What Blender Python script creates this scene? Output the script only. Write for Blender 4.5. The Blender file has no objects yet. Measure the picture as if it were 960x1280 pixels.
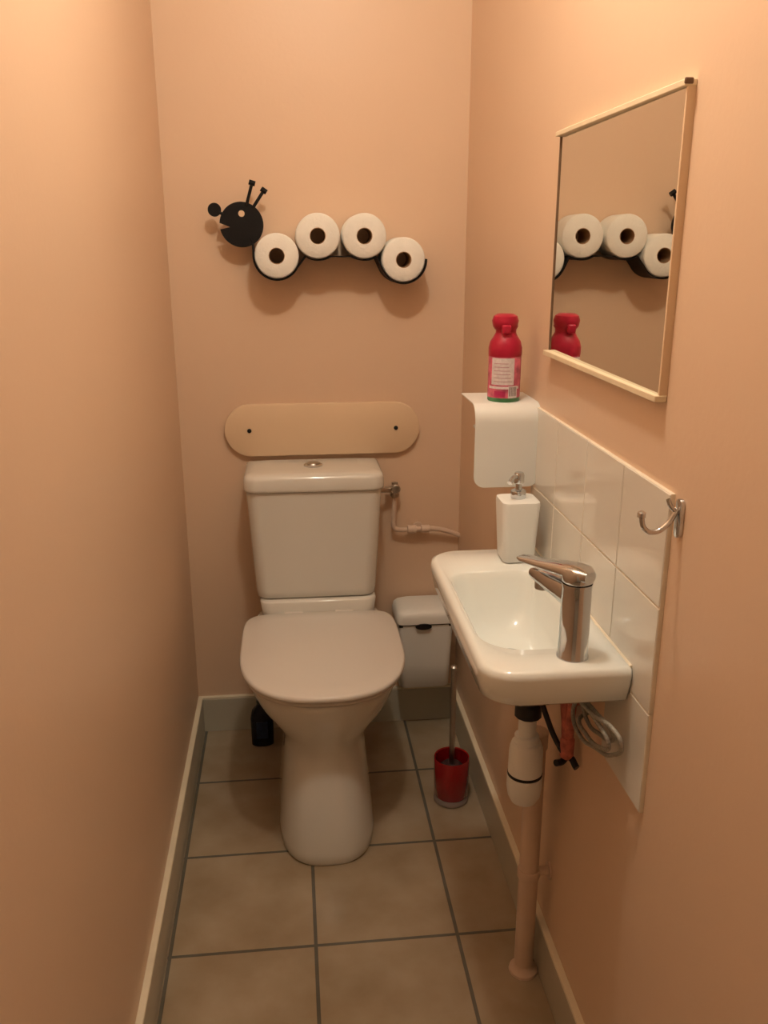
import bpy, bmesh, math
from math import sin, cos, pi, radians
from mathutils import Vector, Matrix

scene = bpy.context.scene
scene.view_settings.view_transform = 'Standard'
scene.view_settings.look = 'None'

# ------------------------------------------------------------------ materials
def mat(name, col, rough=0.5, metal=0.0, spec=0.5, coat=0.0, trans=0.0, emit=None, estr=0.0,
        noise=0.0, nscale=8.0, bump=0.0, bscale=60.0, ior=1.45):
    m = bpy.data.materials.new(name); m.use_nodes = True
    nt = m.node_tree; b = nt.nodes['Principled BSDF']
    b.inputs['Base Color'].default_value = (*col, 1)
    b.inputs['Roughness'].default_value = rough
    b.inputs['Metallic'].default_value = metal
    b.inputs['Specular IOR Level'].default_value = spec
    b.inputs['Coat Weight'].default_value = coat
    b.inputs['Coat Roughness'].default_value = 0.05
    b.inputs['Transmission Weight'].default_value = trans
    b.inputs['IOR'].default_value = ior
    if emit:
        b.inputs['Emission Color'].default_value = (*emit, 1)
        b.inputs['Emission Strength'].default_value = estr
    tc = nt.nodes.new('ShaderNodeTexCoord')
    if noise > 0:
        n = nt.nodes.new('ShaderNodeTexNoise'); n.inputs['Scale'].default_value = nscale
        n.inputs['Detail'].default_value = 4
        nt.links.new(tc.outputs['Object'], n.inputs['Vector'])
        r = nt.nodes.new('ShaderNodeValToRGB')
        r.color_ramp.elements[0].position = 0.3; r.color_ramp.elements[1].position = 0.7
        r.color_ramp.elements[0].color = (*[c*(1-noise) for c in col], 1)
        r.color_ramp.elements[1].color = (*[min(1, c*(1+noise)) for c in col], 1)
        nt.links.new(n.outputs['Fac'], r.inputs['Fac'])
        nt.links.new(r.outputs['Color'], b.inputs['Base Color'])
    if bump > 0:
        n2 = nt.nodes.new('ShaderNodeTexNoise'); n2.inputs['Scale'].default_value = bscale
        n2.inputs['Detail'].default_value = 3
        nt.links.new(tc.outputs['Object'], n2.inputs['Vector'])
        bp = nt.nodes.new('ShaderNodeBump'); bp.inputs['Strength'].default_value = bump
        bp.inputs['Distance'].default_value = 0.002
        nt.links.new(n2.outputs['Fac'], bp.inputs['Height'])
        nt.links.new(bp.outputs['Normal'], b.inputs['Normal'])
    return m

WALLC = (0.77, 0.565, 0.41)
M_wall = mat('peach_paint', WALLC, rough=0.40, spec=0.4, noise=0.02, nscale=1.5, bump=0.15, bscale=90)
M_plate = mat('peach_panel', (0.79, 0.60, 0.41), rough=0.4, noise=0.02, nscale=5)
M_pipe = mat('peach_pipe', (0.72, 0.55, 0.43), rough=0.35, noise=0.04, nscale=12)
M_ceil = mat('ceiling_white', (0.88, 0.86, 0.82), rough=0.8, bump=0.1)
M_cer = mat('ceramic', (0.77, 0.76, 0.71), rough=0.12, coat=0.5, noise=0.01, nscale=3)
M_sinkc = mat('ceramic_sink', (0.87, 0.91, 0.89), rough=0.1, coat=0.5, noise=0.008, nscale=3)
M_seat = mat('seat_plastic', (0.75, 0.71, 0.66), rough=0.25, noise=0.01, nscale=4)
M_chrome = mat('chrome', (0.62, 0.65, 0.68), rough=0.09, metal=1.0, noise=0.02, nscale=20)
M_steel = mat('brushed_steel', (0.45, 0.44, 0.42), rough=0.3, metal=1.0, noise=0.03, nscale=30)
M_black = mat('black_metal', (0.006, 0.006, 0.007), rough=0.55, spec=0.25, noise=0.05, nscale=20)
M_blackp = mat('black_plastic', (0.010, 0.010, 0.013), rough=0.4, noise=0.05, nscale=20)
M_paper = mat('tissue_paper', (0.89, 0.88, 0.83), rough=0.95, spec=0.1, noise=0.02, nscale=40, bump=0.5, bscale=180)
M_card = mat('cardboard', (0.40, 0.25, 0.14), rough=0.9, noise=0.08, nscale=30)
M_white = mat('white_plastic', (0.88, 0.89, 0.87), rough=0.3, noise=0.01, nscale=6)
M_whitem = mat('white_lacquer', (0.80, 0.80, 0.77), rough=0.35, noise=0.01, nscale=6)
M_base = mat('skirting_tile', (0.54, 0.51, 0.42), rough=0.3, noise=0.05, nscale=6, coat=0.2)
M_basetop = mat('skirting_edge', (0.82, 0.75, 0.59), rough=0.5, noise=0.05, nscale=12)
M_walltile = mat('glazed_tile', (0.80, 0.77, 0.70), rough=0.08, coat=0.6, noise=0.01, nscale=4)
M_grout = mat('white_grout', (0.88, 0.80, 0.66), rough=0.9, noise=0.05, nscale=40)
M_mirror = mat('mirror_glass', (0.74, 0.74, 0.69), rough=0.01, metal=1.0, noise=0.004, nscale=2)
M_wood = mat('painted_wood', (0.84, 0.72, 0.52), rough=0.5, noise=0.06, nscale=25)
M_brown = mat('mirror_edge', (0.16, 0.09, 0.05), rough=0.6, noise=0.1, nscale=25)
M_red = mat('red_acrylic', (0.32, 0.006, 0.010), rough=0.1, coat=0.7, noise=0.03, nscale=6)
M_redcap = mat('red_cap', (0.42, 0.010, 0.040), rough=0.3, noise=0.02, nscale=9)
M_pink = mat('pink_can', (0.58, 0.13, 0.20), rough=0.25, noise=0.45, nscale=55)
M_green = mat('green_band', (0.06, 0.22, 0.08), rough=0.3, noise=0.2, nscale=50)
M_label = mat('label', (0.74, 0.66, 0.68), rough=0.45, noise=0.12, nscale=160)
M_clear = mat('clear_base', (0.75, 0.60, 0.55), rough=0.08, trans=0.6, noise=0.02)
M_hose = mat('braided_hose', (0.34, 0.33, 0.29), rough=0.5, metal=0.2, noise=0.3, nscale=300)
M_salmon = mat('salmon_paint', (0.52, 0.15, 0.11), rough=0.6, noise=0.4, nscale=60)
M_navy = mat('navy_bottle', (0.008, 0.010, 0.022), rough=0.25, noise=0.2, nscale=20)
M_dark = mat('dark_void', (0.01, 0.01, 0.01), rough=0.8, noise=0.1)
M_brass = mat('valve_metal', (0.45, 0.38, 0.30), rough=0.3, metal=0.9, noise=0.1, nscale=30)
M_door = mat('door_paint', (0.66, 0.58, 0.48), rough=0.45, noise=0.02)
M_lamp = mat('lamp_glass', (0.9, 0.85, 0.75), rough=0.4, emit=(1.0, 0.88, 0.70), estr=6.0, noise=0.01)

def floor_mat():
    m = bpy.data.materials.new('floor_tiles'); m.use_nodes = True
    nt = m.node_tree; b = nt.nodes['Principled BSDF']; L = nt.links.new
    tc = nt.nodes.new('ShaderNodeTexCoord')
    mp = nt.nodes.new('ShaderNodeMapping'); mp.inputs['Location'].default_value = (-0.019, -0.028, 0)
    L(tc.outputs['Object'], mp.inputs['Vector'])
    br = nt.nodes.new('ShaderNodeTexBrick'); br.offset = 0; br.squash = 1
    br.inputs['Scale'].default_value = 1; br.inputs['Brick Width'].default_value = 0.31
    br.inputs['Row Height'].default_value = 0.315; br.inputs['Mortar Size'].default_value = 0.0042
    br.inputs['Mortar Smooth'].default_value = 0.2
    br.inputs['Color1'].default_value = (0.46, 0.38, 0.275, 1)
    br.inputs['Color2'].default_value = (0.43, 0.35, 0.25, 1)
    br.inputs['Mortar'].default_value = (0.15, 0.148, 0.13, 1)
    L(mp.outputs['Vector'], br.inputs['Vector'])
    n = nt.nodes.new('ShaderNodeTexNoise'); n.inputs['Scale'].default_value = 7; n.inputs['Detail'].default_value = 6
    L(tc.outputs['Object'], n.inputs['Vector'])
    r = nt.nodes.new('ShaderNodeValToRGB')
    r.color_ramp.elements[0].position = 0.3; r.color_ramp.elements[0].color = (0.74, 0.68, 0.60, 1)
    r.color_ramp.elements[1].position = 0.7; r.color_ramp.elements[1].color = (1.0, 1.0, 1.0, 1)
    L(n.outputs['Fac'], r.inputs['Fac'])
    mx = nt.nodes.new('ShaderNodeMix'); mx.data_type = 'RGBA'; mx.blend_type = 'MULTIPLY'
    mx.inputs[0].default_value = 1
    L(br.outputs['Color'], mx.inputs[6]); L(r.outputs['Color'], mx.inputs[7])
    L(mx.outputs[2], b.inputs['Base Color'])
    b.inputs['Roughness'].default_value = 0.26
    inv = nt.nodes.new('ShaderNodeMath'); inv.operation = 'SUBTRACT'; inv.inputs[0].default_value = 1
    L(br.outputs['Fac'], inv.inputs[1])
    bp = nt.nodes.new('ShaderNodeBump'); bp.inputs['Strength'].default_value = 0.6; bp.inputs['Distance'].default_value = 0.002
    L(inv.outputs[0], bp.inputs['Height'])
    n3 = nt.nodes.new('ShaderNodeTexNoise'); n3.inputs['Scale'].default_value = 14; n3.inputs['Detail'].default_value = 3
    L(tc.outputs['Object'], n3.inputs['Vector'])
    bp2 = nt.nodes.new('ShaderNodeBump'); bp2.inputs['Strength'].default_value = 0.25; bp2.inputs['Distance'].default_value = 0.004
    L(n3.outputs['Fac'], bp2.inputs['Height']); L(bp.outputs['Normal'], bp2.inputs['Normal'])
    L(bp2.outputs['Normal'], b.inputs['Normal'])
    return m
M_floor = floor_mat()

# ------------------------------------------------------------------ helpers
def root(name, loc):
    e = bpy.data.objects.new(name, None); e.empty_display_size = 0.05
    e.location = loc; scene.collection.objects.link(e); return e

def finish(ob, parent=None, smooth=True, ang=38):
    if ob.name not in scene.collection.objects: scene.collection.objects.link(ob)
    me = ob.data
    if smooth:
        me.polygons.foreach_set('use_smooth', [True]*len(me.polygons))
        try: me.set_sharp_from_angle(angle=radians(ang))
        except Exception: pass
    if parent:
        ob.parent = parent
        ob.matrix_parent_inverse = Matrix.Translation(-Vector(parent.location))
    return ob

def mesh(name, verts, faces, m, parent=None, smooth=True, ang=38, fix=True):
    me = bpy.data.meshes.new(name); me.from_pydata([tuple(v) for v in verts], [], faces)
    if fix:
        bm = bmesh.new(); bm.from_mesh(me); bmesh.ops.recalc_face_normals(bm, faces=bm.faces)
        bm.to_mesh(me); bm.free()
    me.materials.append(m); me.update()
    return finish(bpy.data.objects.new(name, me), parent, smooth, ang)

def box(name, a, b, m, parent=None, bev=0.0, seg=3, flat=False):
    bm = bmesh.new(); bmesh.ops.create_cube(bm, size=1)
    c = [(a[i]+b[i])/2 for i in range(3)]; s = [abs(b[i]-a[i]) for i in range(3)]
    for v in bm.verts: v.co = Vector([c[i]+v.co[i]*s[i] for i in range(3)])
    if bev > 0:
        bmesh.ops.bevel(bm, geom=list(bm.edges), offset=bev, segments=seg, affect='EDGES', profile=0.5)
    bmesh.ops.recalc_face_normals(bm, faces=bm.faces)
    me = bpy.data.meshes.new(name); bm.to_mesh(me); bm.free(); me.materials.append(m)
    return finish(bpy.data.objects.new(name, me), parent, bev > 0 and not flat)

def loft(name, rings, m, parent=None, cap0=True, cap1=True, closed=False, ang=38):
    n = len(rings[0]); vs = [p for r in rings for p in r]; fs = []
    R = len(rings)
    for i in range(R if closed else R-1):
        for j in range(n):
            k = (j+1) % n; i2 = (i+1) % R
            fs.append((i*n+j, i*n+k, i2*n+k, i2*n+j))
    if not closed:
        if cap0: fs.append(tuple(range(n)))
        if cap1: fs.append(tuple((R-1)*n+j for j in range(n)))
    return mesh(name, vs, fs, m, parent, ang=ang)

def lathe(name, prof, c, m, parent=None, axis='z', n=48, caps=True, closed=False, ang=38):
    rings = []
    for r, h in prof:
        ring = []
        for j in range(n):
            t = 2*pi*j/n; u, v = r*cos(t), r*sin(t)
            if axis == 'z': p = (c[0]+u, c[1]+v, c[2]+h)
            elif axis == 'y': p = (c[0]+u, c[1]+h, c[2]+v)
            else: p = (c[0]+h, c[1]+u, c[2]+v)
            ring.append(p)
        rings.append(ring)
    return loft(name, rings, m, parent, caps, caps, closed, ang)

def tube(name, pts, r, m, parent=None, smoothc=True, cyc=False, radii=None, res=8):
    cu = bpy.data.curves.new(name, 'CURVE'); cu.dimensions = '3D'
    cu.bevel_depth = r; cu.bevel_resolution = 5; cu.use_fill_caps = True; cu.resolution_u = res
    if smoothc:
        sp = cu.splines.new('BEZIER'); sp.bezier_points.add(len(pts)-1)
        for i, p in enumerate(pts):
            bp = sp.bezier_points[i]; bp.co = p; bp.handle_left_type = bp.handle_right_type = 'AUTO'
            if radii: bp.radius = radii[i]
    else:
        sp = cu.splines.new('POLY'); sp.points.add(len(pts)-1)
        for i, p in enumerate(pts):
            sp.points[i].co = (*p, 1)
            if radii: sp.points[i].radius = radii[i]
    sp.use_cyclic_u = cyc
    tmp = bpy.data.objects.new(name+'_c', cu); scene.collection.objects.link(tmp)
    dg = bpy.context.evaluated_depsgraph_get()
    me = bpy.data.meshes.new_from_object(tmp.evaluated_get(dg))
    bpy.data.objects.remove(tmp); me.name = name; me.materials.clear(); me.materials.append(m)
    return finish(bpy.data.objects.new(name, me), parent, True, 50)

def spow(v, e): return math.copysign(abs(v)**e, v)
def se(x0, yc, hw, Lf, Lb, nf, nb, z, n=72):
    ring = []
    for j in range(n):
        t = 2*pi*j/n; c, s = cos(t), sin(t)
        e = nf if s < 0 else nb; L = Lf if s < 0 else Lb
        ring.append((x0+hw*spow(c, 2/e), yc+L*spow(s, 2/e), z))
    return ring

def rrect(x0, x1, y0, y1, rad, k=8):
    if not isinstance(rad, (tuple, list)): rad = (rad,)*4
    cs = [(x0, y0, 1, 1, pi), (x1, y0, -1, 1, 1.5*pi), (x1, y1, -1, -1, 0), (x0, y1, 1, -1, .5*pi)]
    out = []
    for (x, y, sx, sy, a0), r in zip(cs, rad):
        for i in range(k+1):
            a = a0+i*(pi/2)/k
            out.append((x+sx*r+r*cos(a), y+sy*r+r*sin(a)))
    return out

def prism(name, pts2, fn, a, b, m, parent=None, bev=0.0):
    n = len(pts2); d = 1 if b > a else -1
    def ins(k):
        if k == 0: return pts2
        cx = sum(p[0] for p in pts2)/n; cy = sum(p[1] for p in pts2)/n
        res = []
        for i in range(n):
            p, q, r = pts2[i-1], pts2[i], pts2[(i+1) % n]
            tx, ty = r[0]-p[0], r[1]-p[1]; l = math.hypot(tx, ty) or 1
            nx, ny = -ty/l, tx/l
            if nx*(cx-q[0])+ny*(cy-q[1]) < 0: nx, ny = -nx, -ny
            res.append((q[0]+nx*k, q[1]+ny*k))
        return res
    if bev > 0:
        lv = [(ins(bev), a), (ins(0), a+d*bev), (ins(0), b-d*bev), (ins(bev*.3), b-d*bev*.3), (ins(bev), b)]
    else: lv = [(pts2, a), (pts2, b)]
    rings = [[fn(u, v, dd) for u, v in P] for P, dd in lv]
    return loft(name, rings, m, parent)

XZ = lambda u, v, d: (u, d, v)
YZ = lambda u, v, d: (d, u, v)

# ------------------------------------------------------------------ room
W = 0.80; YF = -2.95; H = 2.5
box('floor', (-0.1, YF-0.1, -0.1), (W+0.1, 0.1, 0), M_floor)
box('ceiling', (-0.1, YF-0.1, H), (W+0.1, 0.1, H+0.1), M_ceil)
box('wall_left', (-0.1, YF-0.1, 0), (0, 0.1, H), M_wall)
box('wall_right', (W, YF-0.1, 0), (W+0.1, 0.1, H), M_wall)
box('wall_back', (0, 0, 0), (W, 0.1, H), M_wall)
box('wall_front', (0, YF-0.1, 0), (W, YF, H), M_wall)
d = root('door_1', (0.4, YF+0.02, 0))
box('door_leaf', (0.06, YF, 0.005), (0.74, YF+0.035, 2.03), M_door, d, 0.003)
box('frame_l', (0.0, YF, 0), (0.055, YF+0.05, 2.09), M_door, d, 0.003)
box('frame_r', (0.745, YF, 0), (0.80, YF+0.05, 2.09), M_door, d, 0.003)
box('frame_t', (0.055, YF, 2.035), (0.745, YF+0.05, 2.09), M_door, d, 0.003)
tube('handle', [(0.13, YF+0.035, 1.0), (0.13, YF+0.08, 1.0), (0.16, YF+0.085, 1.0), (0.24, YF+0.085, 1.0)], 0.009, M_chrome, d)

BH = 0.117
def skirt(name, a, b, side):
    r = root(name, ((a[0]+b[0])/2, (a[1]+b[1])/2, 0))
    box('tiles', (a[0], a[1], 0), (b[0], b[1], BH-0.007), M_base, r, 0.001, 1, flat=True)
    box('edge', (a[0], a[1], BH-0.007), (b[0], b[1], BH), M_basetop, r, 0.001, 1, flat=True)
skirt('baseboard_left', (0, YF+0.05), (0.014, 0), 0)
skirt('baseboard_right', (W-0.014, YF+0.05), (W, 0), 0)
skirt('baseboard_back', (0.014, -0.014), (W-0.014, 0), 0)

# ------------------------------------------------------------------ toilet
X0 = 0.371
t = root('toilet', (X0, -0.35, 0))
def sec(z, hw, yf, yb, nf=2.2, nb=4.0, yc=None):
    yc = yc if yc is not None else -0.42
    nf = 2.9 if z < .06 else (2.9-(z-.06)*2.6 if z < .32 else 2.25)
    if nf < 2.25: nf = 2.25
    return se(X0, yc, hw, yc-yf, yb-yc, nf, nb, z)
secs = [(0.0, .121, -.666, -.17), (.006, .125, -.669, -.168), (.03, .124, -.667, -.17), (.09, .118, -.655, -.17),
        (.16, .111, -.636, -.17), (.22, .106, -.618, -.16), (.255, .106, -.610, -.15), (.28, .110, -.612, -.13),
        (.305, .124, -.622, -.10), (.335, .146, -.640, -.07), (.365, .166, -.656, -.05), (.395, .181, -.669, -.04),
        (.42, .189, -.677, -.035), (.436, .190, -.678, -.035), (.440, .186, -.674, -.038)]
loft('bowl_pedestal', [sec(z, hw, yf, yb) for z, hw, yf, yb in secs], M_cer, t, ang=60)
def rr3(x0, x1, y0, y1, r, z): return [(u, v, z) for u, v in rrect(x0, x1, y0, y1, r)]
loft('tank_platform', [rr3(X0-.155, X0+.155, -.20, -.03, .03, .43), rr3(X0-.158, X0+.158, -.203, -.03, .03, .47),
      rr3(X0-.162, X0+.162, -.20, -.025, .03, .497), rr3(X0-.158, X0+.158, -.196, -.028, .03, .503)], M_cer, t, ang=60)
def slab(name, z0, z1, hw, yf, yb, m, nf=2.5, nb=7, dome=0.0):
    R = []
    yc = -0.43
    for ins, z in [(.006, z0), (.0015, z0+.002), (0, z0+.005), (0, z1-.006), (.002, z1-.002), (.006, z1),
                   (.05, z1+dome*.5), (.12, z1+dome)]:
        R.append(se(X0, yc, hw-ins, yc-yf-ins, yb-yc-ins, nf, nb, z))
    return loft(name, R, m, t, ang=50)
slab('seat', .442, .454, .200, -.683, -.20, M_seat)
slab('lid', .456, .472, .206, -.692, -.202, M_seat, dome=.004)
for s in (-1, 1):
    lathe('hinge', [(.011, -.025), (.012, -.022), (.012, .022), (.011, .025)], (X0+s*.07, -.205, .462), M_seat, t, 'x', 20)
TX0 = 0.367
R = []
for z, hw, yf, r in [(.505, .160, -.180, .03), (.510, .165, -.186, .035), (.53, .167, -.189, .035), (.65, .174, -.195, .035),
                     (.75, .179, -.199, .035), (.815, .183, -.201, .035)]:
    R.append(rr3(TX0-hw, TX0+hw, yf, -.012, (r, r, .012, .012), z))
loft('tank', R, M_cer, t, ang=60)
R = []
for ins, z in [(.006, .816), (0, .819), (-.001, .825), (0, .85), (.003, .858), (.009, .862), (.03, .864), (.06, .865)]:
    R.append(rr3(TX0-.188+ins, TX0+.188-ins, -.208+ins, -.008-min(ins, .02), (.036, .036, .012, .012), z))
loft('tank_lid', R, M_cer, t, ang=60)
lathe('button_ring', [(.026, 0), (.026, .004), (.022, .006)], (TX0, -.105, .864), M_chrome, t)
loft('button', [se(TX0, -.105, .019, .019, .019, 2, 2, .870), se(TX0, -.105, .017, .017, .017, 2, 2, .8735)], M_steel, t)

# ------------------------------------------------------------------ wall panel above tank
p = root('wall_panel', (0.40, -0.01, 0.948))
prism('panel', rrect(.124, .675, .874, 1.022, .0735, 16), XZ, 0.0, -0.018, M_plate, p, 0.003)
for sx in (.193, .607):
    lathe('screw', [(.006, 0), (.006, -.002), (.004, -.003)], (sx, -.018, .948), M_dark, p, 'y', 20)

# ------------------------------------------------------------------ caterpillar toilet-roll holder
c = root('caterpillar_roll_holder', (0.40, -0.03, 1.45))
rolls = [(.287, 1.420), (.393, 1.469), (.513, 1.469), (.615, 1.410)]
RR = 0.0565; RS = 0.0602
arcs = [(180, 332), (238, 302), (238, 302), (203, 362)]
path = []
for (cx, cz), (a0, a1) in zip(rolls, arcs):
    k = max(4, int((a1-a0)/7))
    for i in range(k+1):
        a = radians(a0+(a1-a0)*i/k); path.append((cx+RS*cos(a), cz+RS*sin(a)))
path = [(rolls[0][0]-RS, 1.452)] + path
vs = []; fs = []; th = .0024
for i, (u, v) in enumerate(path):
    q0 = path[max(0, i-1)]; q1 = path[min(len(path)-1, i+1)]
    tx, tz = q1[0]-q0[0], q1[1]-q0[1]; l = math.hypot(tx, tz); nx, nz = -tz/l, tx/l
    for s, yy in ((1, -.002), (1, -.112), (-1, -.112), (-1, -.002)):
        vs.append((u+nx*th*s/2, yy, v+nz*th*s/2))
n = len(path)
for i in range(n-1):
    for j in range(4):
        k = (j+1) % 4; fs.append((i*4+j, i*4+k, i*4+4+k, i*4+4+j))
fs += [(0, 1, 2, 3), tuple((n-1)*4+j for j in range(4))]
mesh('wave_shelf', vs, fs, M_black, c, ang=30)
hx, hz, hr = .1995, 1.497, .056; yh0, yh1 = -.058, -.062
pts = [(hx+hr*cos(radians(a)), hz+hr*sin(radians(a))) for a in range(-168, 178, 6)] + \
      [(hx+hr*cos(radians(176)), hz+hr*sin(radians(176))), (hx-.030, hz-.006)]
vs = [(hx+.01, yh0, hz)] + [(u, yh0, v) for u, v in pts] + [(hx+.01, yh1, hz)] + [(u, yh1, v) for u, v in pts]
m_ = len(pts); fs = []
for i in range(m_):
    j = (i+1) % m_
    fs += [(0, 1+i, 1+j), (m_+1, m_+2+j, m_+2+i), (1+i, 1+j, m_+2+j, m_+2+i)]
mesh('head', vs, fs, M_black, c, ang=30)
lathe('eye', [(.008, 0), (.008, -.001)], (hx+.001, yh1, hz+.027), M_plate, c, 'y', 24)
lathe('nose', [(.017, .004), (.017, 0)], (hx-.067, yh1, hz+.036), M_black, c, 'y', 28)
tube('nose_link', [(hx-.045, -.060, hz+.025), (hx-.056, -.060, hz+.030)], .004, M_black, c, False)
for p0, p1 in (((hx+.014, hz+.045), (hx+.031, hz+.101)), ((hx+.030, hz+.040), (hx+.060, hz+.083))):
    tube('antenna', [(p0[0], -.060, p0[1]), (p1[0], -.060, p1[1])], .0042, M_black, c, False)
    dx, dz = p1[0]-p0[0], p1[1]-p0[1]; l = math.hypot(dx, dz); dx, dz = dx/l, dz/l
    tube('antenna_tip', [(p1[0]-dz*.008, -.060, p1[1]+dx*.008), (p1[0]+dz*.008, -.060, p1[1]-dx*.008)], .0065, M_black, c, False)
tube('head_mount', [(hx+.02, -.060, hz-.01), (hx+.02, 0, hz-.01)], .006, M_black, c, False)
tube('neck', [(hx+.02, -.060, hz-.03), (rolls[0][0]-RS, -.060, 1.45), (rolls[0][0]-RS, -.060, 1.43)], .003, M_black, c, False)

for i, (cx, cz) in enumerate(rolls):
    r = root('toilet_roll', (cx, -.06, cz))
    y0, y1 = -.108, -.008
    lathe('paper', [(.0205, y0), (RR-.004, y0), (RR, y0+.004), (RR, y1-.002), (RR-.003, y1), (.0205, y1)],
          (cx, 0, cz), M_paper, r, 'y', 64, closed=True, ang=50)
    lathe('core', [(.0190, y0+.0005), (.0205, y0+.0005), (.0205, y1), (.0190, y1)], (cx, 0, cz), M_card, r, 'y', 40, closed=True)

# ------------------------------------------------------------------ supply pipe on back wall
s = root('water_supply_pipe', (0.68, -0.03, 0.68))
tube('elbow', [(.556, -.06, .775), (.585, -.045, .770), (.603, -.035, .762)], .007, M_brass, s)
lathe('valve_body', [(.010, -.022), (.013, -.018), (.013, .010), (.009, .014), (.009, .022)], (.603, -.03, .768), M_brass, s)
lathe('valve_knob', [(.012, 0), (.014, -.003), (.014, -.012), (.011, -.015)], (.603, -.043, .776), M_chrome, s, 'y', 20)
lathe('valve_tail', [(.008, 0), (.008, .04)], (.575, -.03, .770), M_brass, s, 'x', 20)
tube('pipe', [(.603, -.028, .75), (.601, -.028, .70), (.600, -.028, .665), (.604, -.028, .65), (.618, -.028, .645),
              (.66, -.028, .645), (.72, -.028, .645), (.76, -.025, .635), (.80, -.02, .618)], .0070, M_pipe, s)
lathe('coupling', [(.008, -.035), (.012, -.033), (.012, -.008), (.008, -.006), (.008, .006), (.0115, .008), (.0115, .03), (.008, .032)],
      (.675, -.028, .645), M_pipe, s, 'x', 16)
lathe('wall_plate', [(.014, 0), (.014, .012)], (.675, -.012, .645), M_pipe, s, 'y', 20)

# ------------------------------------------------------------------ waste bin on back wall
b = root('waste_bin', (0.685, -0.08, 0.30))
R = []
for z, hw, yf in [(.165, .070, -.105), (.170, .075, -.110), (.25, .078, -.116), (.370, .082, -.124), (.377, .082, -.124)]:
    R.append(rr3(.686-hw, .686+hw, yf, -.0145, (.018, .018, .01, .01), z))
loft('bucket', R, M_white, b, ang=60)
R = []
for ins, z in [(.0, .381), (-.006, .383), (-.007, .402), (-.003, .416), (.006, .423), (.03, .427)]:
    R.append(rr3(.604+ins, .768-ins, -.124+ins, -.0145, (.022, .022, .008, .008), z))
loft('lid', R, M_white, b, ang=60)
box('lid_gap', (.607, -.1235, .372), (.765, -.02, .3825), M_blackp, b, .001)
loft('lid_catch', [[(.678+.024*cos(a*pi/12), yy, .377+.009*sin(a*pi/12)) for a in range(24)] for yy in (-.122, -.1345, )], M_blackp, b)
box('bracket', (.64, -.0145, .20), (.73, 0, .36), M_white, b, .002)

# ------------------------------------------------------------------ cleaner bottle
k = root('cleaner_bottle', (.195, -.10, 0))
R = []
for z, a_, b_ in [(0, .028, .018), (.004, .033, .021), (.09, .034, .021), (.115, .029, .018), (.13, .016, .014), (.14, .012, .012)]:
    R.append(se(.195, -.10, a_, b_, b_, 2.6, 2.6, z, 40))
loft('bottle', R, M_navy, k)
lathe('cap', [(.014, .138), (.015, .142), (.013, .178), (.010, .182)], (.195, -.10, 0), M_blackp, k)
tube('spout', [(.195, -.10, .178), (.185, -.10, .195), (.172, -.10, .198)], .007, M_blackp, k)
prism('label', rrect(.178, .212, .03, .085, .004), XZ, -.1195, -.1222, mat('blue_label', (.02, .04, .10), .4, noise=.3, nscale=60), k)

# ------------------------------------------------------------------ toilet brush
br = root('toilet_brush', (.713, -.43, 0))
BC = (.712, -.432, 0)
lathe('base', [(.043, 0), (.047, .003), (.047, .014), (.044, .018)], BC, M_clear, br)
lathe('cup', [(.0, .018), (.044, .018), (.046, .022), (.048, .130), (.0465, .133), (.044, .130), (.042, .03), (0, .03)], BC, M_red, br, caps=False)
lathe('bristle_head', [(.018, .035), (.032, .05), (.034, .10), (.022, .112)], BC, mat('bristles', (.05, .02, .02), .9, noise=.5, nscale=90), br, n=24)
tube('handle', [(.712, -.432, .10), (.712, -.432, .39)], .0075, M_steel, br, False)
lathe('grip_tip', [(.008, .388), (.0095, .392), (.0095, .398), (.005, .402)], BC, M_steel, br, n=20)

# ------------------------------------------------------------------ wall tiles right
tl = root('wall_tile_splashback', (.79, -1.1, .95))
ys = [-.775, -.936, -1.097, -1.258, -1.419]; zs = [1.143, .983, .823, .663]
box('grout', (.7945, -1.4185, .8235), (.8, -.7755, 1.1425), M_grout, tl)
box('grout_low', (.7945, -1.4185, .6635), (.8, -1.2585, .825), M_grout, tl)
for j in range(3):
    for i in range(4):
        if j == 2 and i != 3: continue
        box('tile', (.793, ys[i+1]+.0012, zs[j+1]+.0012), (.799, ys[i]-.0012, zs[j]-.0012), M_walltile, tl, .001, 1, flat=True)

# ------------------------------------------------------------------ mirror
mr = root('wall_mirror', (.79, -1.105, 1.44))
y0, y1, z0, z1 = -1.362, -.850, 1.260, 1.629
ga, gb = .7900, .7945
vs = [(ga, y0+.001, z0), (gb, y1-.001, z0), (gb, y1-.001, z1), (ga, y0+.001, z1),
      (.799, y0+.001, z0), (.799, y1-.001, z0), (.799, y1-.001, z1), (.799, y0+.001, z1)]
mesh('glass', vs, [(0, 1, 2, 3), (4, 5, 6, 7), (0, 1, 5, 4), (1, 2, 6, 5), (2, 3, 7, 6), (3, 0, 4, 7)], M_mirror, mr, smooth=False)
def rail(name, za, zb, x=.785):
    box(name, (x, y0-.004, za), (.80, y1+.004, zb), M_wood, mr, .001, 1, flat=True)
rail('rail_top', z1-.001, z1+.007)
rail('rail_bottom', z0-.008, z0+.001, .783)
box('stile_near', (.7890, y0-.003, z0), (.80, y0+.001, z1), M_plate, mr)
box('stile_far', (.7925, y1-.001, z0), (.80, y1+.0015, z1), M_brown, mr)
box('end_clip', (.7842, y0-.0055, z1+.001), (.795, y0-.002, z1+.008), M_brown, mr, .001, 1)

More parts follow.
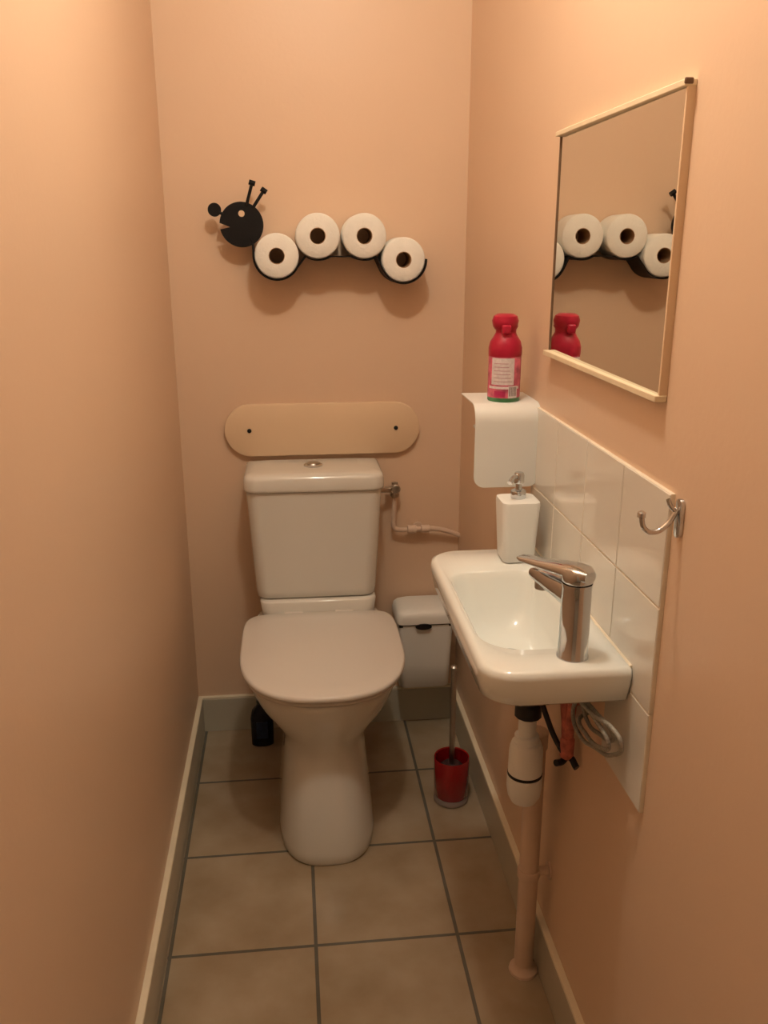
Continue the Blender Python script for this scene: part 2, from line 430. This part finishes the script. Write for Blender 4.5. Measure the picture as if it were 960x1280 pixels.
# ------------------------------------------------------------------ sink
sk = root('wash_basin', (.68, -1.08, .8))
def r3(x0, x1, y0_, y1_, rad, z): return [(u, v, z) for u, v in rrect(x0, x1, y0_, y1_, rad, 10)]
XW = .7925
rings = [
 r3(.650, .770, -1.18, -.98, .04, .738), r3(.635, .780, -1.205, -.95, (.05, .03, .03, .05), .745),
 r3(.612, XW, -1.235, -.90, (.06, .01, .01, .06), .780), r3(.602, XW, -1.29, -.865, (.06, .006, .006, .06), .795),
 r3(.590, XW, -1.330, -.840, (.055, .005, .005, .055), .800),
 r3(.580, XW, -1.347, -.830, (.055, .005, .005, .055), .812), r3(.575, XW, -1.355, -.825, (.055, .005, .005, .055), .838),
 r3(.573, XW, -1.358, -.824, (.055, .005, .005, .055), .855),
 r3(.575, XW, -1.356, -.826, (.053, .005, .005, .053), .864), r3(.582, XW-.004, -1.349, -.833, (.05, .006, .006, .05), .868),
 r3(.590, .762, -1.279, -.940, (.070, .06, .03, .045), .866), r3(.594, .759, -1.275, -.944, (.068, .058, .03, .043), .862),
 r3(.598, .756, -1.269, -.950, (.065, .056, .03, .042), .850), r3(.608, .748, -1.250, -.968, (.06, .05, .035, .045), .80),
 r3(.620, .742, -1.225, -.985, (.05, .045, .04, .045), .772), r3(.640, .725, -1.18, -1.02, (.04, .04, .04, .04), .760),
 r3(.670, .700, -1.10, -1.05, .01, .757)]
loft('basin', rings, M_sinkc, sk, ang=70)
lathe('drain_ring', [(.022, 0), (.022, .003), (.015, .004), (.014, .001)], (.685, -1.08, .757), M_chrome, sk)
tube('silicone', [(.7925, -1.35, .866), (.7925, -.83, .866)], .003, M_grout, sk, False)
sk.location.z -= .004

# faucet
fa = root('faucet', (.716, -1.307, .87))
FX, FY = .717, -1.308
lathe('body', [(.0238, .866), (.0238, .869), (.0226, .871), (.0224, .90), (.0218, .95), (.0218, .977), (.0226, .980), (.0226, .984)], (FX, FY, 0), M_chrome, fa)
lathe('cap', [(.0218, .9855), (.0236, .988), (.0236, 1.000), (.021, 1.006), (.012, 1.009)], (FX, FY, 0), M_chrome, fa)
dirv = Vector((.688-FX, -1.205-FY, 0)).normalized(); side = Vector((-dirv.y, dirv.x, 0))
def spr(s_, z, hw, hh, n=24):
    o = Vector((FX, FY, z)) + dirv*s_
    return [tuple(o + side*(hw*spow(cos(2*pi*i/n), .6)) + Vector((0, 0, hh*spow(sin(2*pi*i/n), .6)))) for i in range(n)]
loft('spout', [spr(.0, .960, .018, .020), spr(.03, .962, .018, .018), spr(.07, .963, .017, .014), spr(.100, .963, .0165, .011),
               spr(.109, .962, .015, .008)], M_chrome, fa, ang=50)
ao = Vector((FX, FY, 0)) + dirv*.092
lathe('aerator', [(.011, .940), (.012, .941), (.012, .957)], (ao.x, ao.y, 0), M_steel, fa)
d2 = Vector((.660-FX, -1.210-FY, 0)).normalized(); s2 = Vector((-d2.y, d2.x, 0))
def lev(s_, z, hw, hh, n=24):
    o = Vector((FX, FY, z)) + d2*s_
    return [tuple(o + s2*(hw*spow(cos(2*pi*i/n), .7)) + Vector((0, 0, hh*spow(sin(2*pi*i/n), .7)))) for i in range(n)]
loft('lever', [lev(-.0235, .998, .012, .008), lev(-.01, 1.000, .021, .010), lev(.01, 1.000, .0218, .010), lev(.03, .998, .020, .009), lev(.07, .993, .016, .006),
               lev(.106, .990, .014, .004), lev(.115, .990, .010, .0022)], M_chrome, fa, ang=50)
fa.location.z -= .003

# soap dispenser
sd = root('soap_dispenser', (.738, -.888, .87))
SX, SY = .738, -.885
R = []
for z, h, r in [(.8685, .029, .010), (.872, .031, .011), (.92, .0335, .012), (.982, .037, .013), (.988, .036, .013), (.990, .030, .012)]:
    R.append(r3(SX-h, SX+h, SY-h, SY+h, r, z))
loft('bottle', R, M_white, sd, ang=50)
lathe('collar', [(.014, .990), (.0145, .992), (.0145, 1.004), (.010, 1.007)], (SX, SY, 0), M_chrome, sd)
lathe('pump_stem', [(.006, 1.0), (.006, 1.028)], (SX, SY, 0), M_chrome, sd, n=20)
lathe('pump_head', [(.009, 1.019), (.010, 1.021), (.010, 1.035), (.008, 1.040)], (SX, SY, 0), M_chrome, sd, n=24)
tube('nozzle', [(SX, SY, 1.033), (SX-.014, SY-.012, 1.033), (SX-.024, SY-.024, 1.026)], .0045, M_chrome, sd)
sd.location.z -= .004

# drain trap
tr = root('drain_trap', (.727, -1.07, .55))
TX, TY = .724, -1.075
lathe('tailpiece', [(.0165, .575), (.0165, .745)], (TX, TY, 0), M_white, tr)
lathe('black_nut', [(.021, .626), (.025, .629), (.025, .652), (.021, .656), (.020, .70), (.024, .705), (.024, .733)], (TX, TY, 0), M_blackp, tr, n=12)
lathe('collar_nut', [(.019, .590), (.0225, .588), (.0225, .572), (.024, .570)], (TX, TY, 0), M_white, tr, n=16)
lathe('bottle_top', [(.021, .576), (.027, .573), (.0300, .564), (.0312, .555), (.0318, .512), (.030, .510)], (TX, TY, 0), M_white, tr)
lathe('ring', [(.0305, .505), (.0325, .506), (.0325, .510), (.0305, .511)], (TX, TY, 0), M_blackp, tr)
lathe('bottle_cup', [(.033, .506), (.033, .480), (.030, .462), (.024, .450), (.012, .445)], (TX, TY, 0), M_white, tr)
tube('outlet', [(TX, TY, .545), (TX+.022, TY+.025, .545), (.758, -1.03, .542)], .016, M_pipe, tr)
dp = root('drain_pipe', (.757, -1.028, .27))
lathe('pipe', [(.0195, 0), (.0195, .53), (.0225, .532), (.0225, .565), (.019, .567)], (.757, -1.028, 0), M_pipe, dp)
lathe('floor_collar', [(.030, 0), (.029, .006), (.022, .012), (.020, .02)], (.757, -1.028, 0), M_pipe, dp)
lathe('clamp', [(.0215, .235), (.0225, .237), (.0225, .252), (.0215, .254)], (.757, -1.028, 0), M_pipe, dp)
lathe('clamp_stud', [(.009, -.022), (.009, .025)], (.777, -1.028, .245), M_pipe, dp, 'x', 16)
lathe('clamp_rose', [(.018, -.004), (.018, 0)], (.80, -1.028, .245), M_pipe, dp, 'x', 20)

# water valve + hoses
wv = root('angle_valve', (.78, -1.14, .62))
tube('painted_pipe', [(.80, -1.115, .70), (.784, -1.117, .70), (.778, -1.120, .685), (.778, -1.13, .64), (.778, -1.138, .60)], .009, M_salmon, wv)
tube('painted_pipe_b', [(.80, -1.140, .69), (.786, -1.140, .688), (.782, -1.141, .67), (.780, -1.143, .60)], .008, M_salmon, wv)
lathe('valve', [(.010, -.02), (.0125, -.016), (.0125, .016), (.010, .02)], (.778, -1.142, .600), M_salmon, wv)
tube('valve_handle', [(.755, -1.155, .578), (.768, -1.148, .575), (.780, -1.145, .582), (.79, -1.165, .572)], .006, M_blackp, wv)
tube('black_hose', [(.735, -1.10, .685), (.745, -1.115, .65), (.760, -1.13, .61), (.770, -1.143, .592)], .005, M_blackp, wv)
ho = root('flexible_hose', (.76, -1.29, .75))
tube('hose_a', [(.735, -1.285, .782), (.746, -1.335, .778), (.760, -1.380, .780), (.766, -1.398, .768), (.768, -1.365, .727), (.770, -1.295, .695),
                (.768, -1.225, .676), (.768, -1.188, .690), (.768, -1.20, .725), (.765, -1.26, .757)], .0034, M_hose, ho)
tube('hose_b', [(.745, -1.280, .780), (.756, -1.33, .774), (.768, -1.358, .762), (.778, -1.335, .732), (.780, -1.28, .710),
                (.780, -1.225, .700), (.780, -1.200, .718), (.778, -1.23, .750), (.770, -1.28, .772)], .0034, M_hose, ho)
tube('hose_c', [(.740, -1.275, .778), (.750, -1.345, .770), (.758, -1.372, .752), (.760, -1.335, .722), (.762, -1.27, .705),
                (.770, -1.215, .700), (.799, -1.190, .698)], .0034, M_hose, ho)

# ------------------------------------------------------------------ paper holder (bent sheet) + air freshener
ph = root('paper_holder_shelf', (.735, -.73, 1.08))
xa, xb = .668, .7995
prof = [(-.655, 1.148), (-.77, 1.148)]
for i in range(1, 9):
    a = radians(90+i*90/8); prof.append((-.77+.032*cos(a), 1.116+.032*sin(a)))
prof += [(-.802, 1.10), (-.802, 1.02)]
zb = .985; rc = .022
N = len(prof); vs = []; fs = []
full = prof[:]
def wid(z):
    if z < zb+rc:
        dz = zb+rc-z; return rc-math.sqrt(max(0, rc*rc-dz*dz))
    return 0
for i in range(9): full.append((-.802, zb+rc-rc*sin(radians(90*i/8))))
th = .0025
for i, (y_, z_) in enumerate(full):
    w_ = wid(z_)
    q0 = full[max(0, i-1)]; q1 = full[min(len(full)-1, i+1)]
    ty, tz = q1[0]-q0[0], q1[1]-q0[1]; l = math.hypot(ty, tz) or 1; ny, nz = -tz/l, ty/l
    for x_, s_ in ((xa+w_, 0), (xb-w_, 0), (xb-w_, -1), (xa+w_, -1)):
        vs.append((x_, y_-ny*th*s_*-1, z_-nz*th*s_*-1))
for i in range(len(full)-1):
    for j in range(4):
        k_ = (j+1) % 4; fs.append((i*4+j, i*4+k_, i*4+4+k_, i*4+4+j))
fs += [(0, 1, 2, 3), tuple((len(full)-1)*4+j for j in range(4))]
mesh('bent_sheet', vs, fs, M_whitem, ph, ang=30)
box('wall_mount', (.794, -.775, 1.06), (.80, -.68, 1.147), M_whitem, ph, .001)
tube('roll_bar', [(.80, -.725, 1.09), (.69, -.725, 1.09), (.685, -.725, 1.097)], .006, M_whitem, ph, False)

sp = root('air_freshener_can', (.736, -.745, 1.15))
CX, CY, Z = .736, -.745, 1.1485
lathe('bottom_band', [(.029, 0), (.031, .002), (.0323, .004), (.0323, .010)], (CX, CY, Z), M_green, sp)
lathe('can_body', [(.0323, .010), (.0323, .092), (.030, .104)], (CX, CY, Z), M_pink, sp)
lathe('shoulder_cap', [(.0323, .090), (.0330, .092), (.0330, .106), (.030, .118), (.024, .127), (.0200, .135), (.0200, .141), (.024, .148)], (CX, CY, Z), M_redcap, sp)
R = []
for z_, a_, b_ in [(.141, .0200, .0200), (.147, .024, .025), (.158, .0262, .027), (.167, .023, .024), (.171, .016, .017)]:
    R.append([(CX-.002+a_*cos(2*pi*i/32), CY+b_*sin(2*pi*i/32), Z+z_) for i in range(32)])
loft('spray_head', R, M_redcap, sp)
box('trigger', (CX-.014, CY-.029, Z+.134), (CX+.004, CY-.017, Z+.152), M_redcap, sp, .004)
def arc_label(name, a0, a1, z0_, z1_, m, r=.0326):
    vs = []; fs = []; k = 14
    for i in range(k+1):
        a = radians(a0+(a1-a0)*i/k)
        vs += [(CX+r*cos(a), CY+r*sin(a), Z+z0_), (CX+r*cos(a), CY+r*sin(a), Z+z1_)]
    for i in range(k): fs.append((2*i, 2*i+2, 2*i+3, 2*i+1))
    mesh(name, vs, fs, m, sp)
arc_label('label_text', 208, 292, .036, .088, M_label)
arc_label('label_band', 195, 318, .028, .033, M_label, .0325)
M_bar = mat('barcode_dark', (.05, .03, .04), .5, noise=.3, nscale=400)
arc_label('barcode_panel', 272, 308, .010, .034, M_label, .0327)
for q in range(7): arc_label('barcode_line', 275+q*4.3, 275+q*4.3+2, .014, .032, M_bar, .0329)
for q in range(6): arc_label('text_line', 218, 284-q*3, .042+q*.007, .0433+q*.007, mat('txt%d' % q, (.50, .28, .33), .5, noise=.2), .0329)
arc_label('label_logo', 222, 262, .012, .024, mat('magenta', (.50, .03, .12), .4, noise=.2, nscale=90), .0328)

# ------------------------------------------------------------------ chrome hook
hk = root('wall_hook', (.79, -1.44, 1.12))
prism('hook_plate', rrect(-1.450, -1.434, 1.092, 1.143, .0075), YZ, .80, .794, M_chrome, hk, .001)
tube('hook', [(.794, -1.442, 1.130), (.780, -1.442, 1.108), (.764, -1.442, 1.100), (.752, -1.442, 1.106), (.747, -1.442, 1.122)], .0035, M_chrome, hk)
lathe('hook_tip', [(.002, -.005), (.0055, -.003), (.0055, .003), (.002, .005)], (.747, -1.442, 1.124), M_chrome, hk, n=16)
tube('hook_upper', [(.794, -1.442, 1.125), (.784, -1.442, 1.134), (.780, -1.442, 1.143)], .003, M_chrome, hk)

# ------------------------------------------------------------------ lamp
LX, LY = .43, -1.28
lp = root('ceiling_lamp', (LX, LY, H))
lathe('base', [(.11, 0), (.11, -.02), (.10, -.022)], (LX, LY, H), M_chrome, lp)
lathe('shade', [(.10, -.02), (.098, -.04), (.08, -.065), (.05, -.08), (.015, -.086)], (LX, LY, H), M_lamp, lp)
ld = bpy.data.lights.new('lamp_light', 'POINT'); ld.energy = 19.5; ld.color = (1.0, 0.90, 0.73); ld.shadow_soft_size = .05
lo = bpy.data.objects.new('lamp_light', ld); lo.location = (LX, LY, 2.36); scene.collection.objects.link(lo)
lo.parent = lp; lo.matrix_parent_inverse = Matrix.Translation(-Vector(lp.location))

w = bpy.data.worlds.new('World'); scene.world = w; w.use_nodes = True
w.node_tree.nodes['Background'].inputs[0].default_value = (1, .85, .7, 1)
w.node_tree.nodes['Background'].inputs[1].default_value = 0.05

# ------------------------------------------------------------------ camera
cd = bpy.data.cameras.new('camera'); cam = bpy.data.objects.new('camera', cd)
scene.collection.objects.link(cam)
cam.location = (0.313, -2.45, 1.45)
cam.rotation_euler = (radians(90-17.1), 0, radians(-6.1))
cd.sensor_fit = 'VERTICAL'; cd.sensor_height = 36; cd.lens = 1090/1280*36; cd.clip_start = 0.01
scene.camera = cam
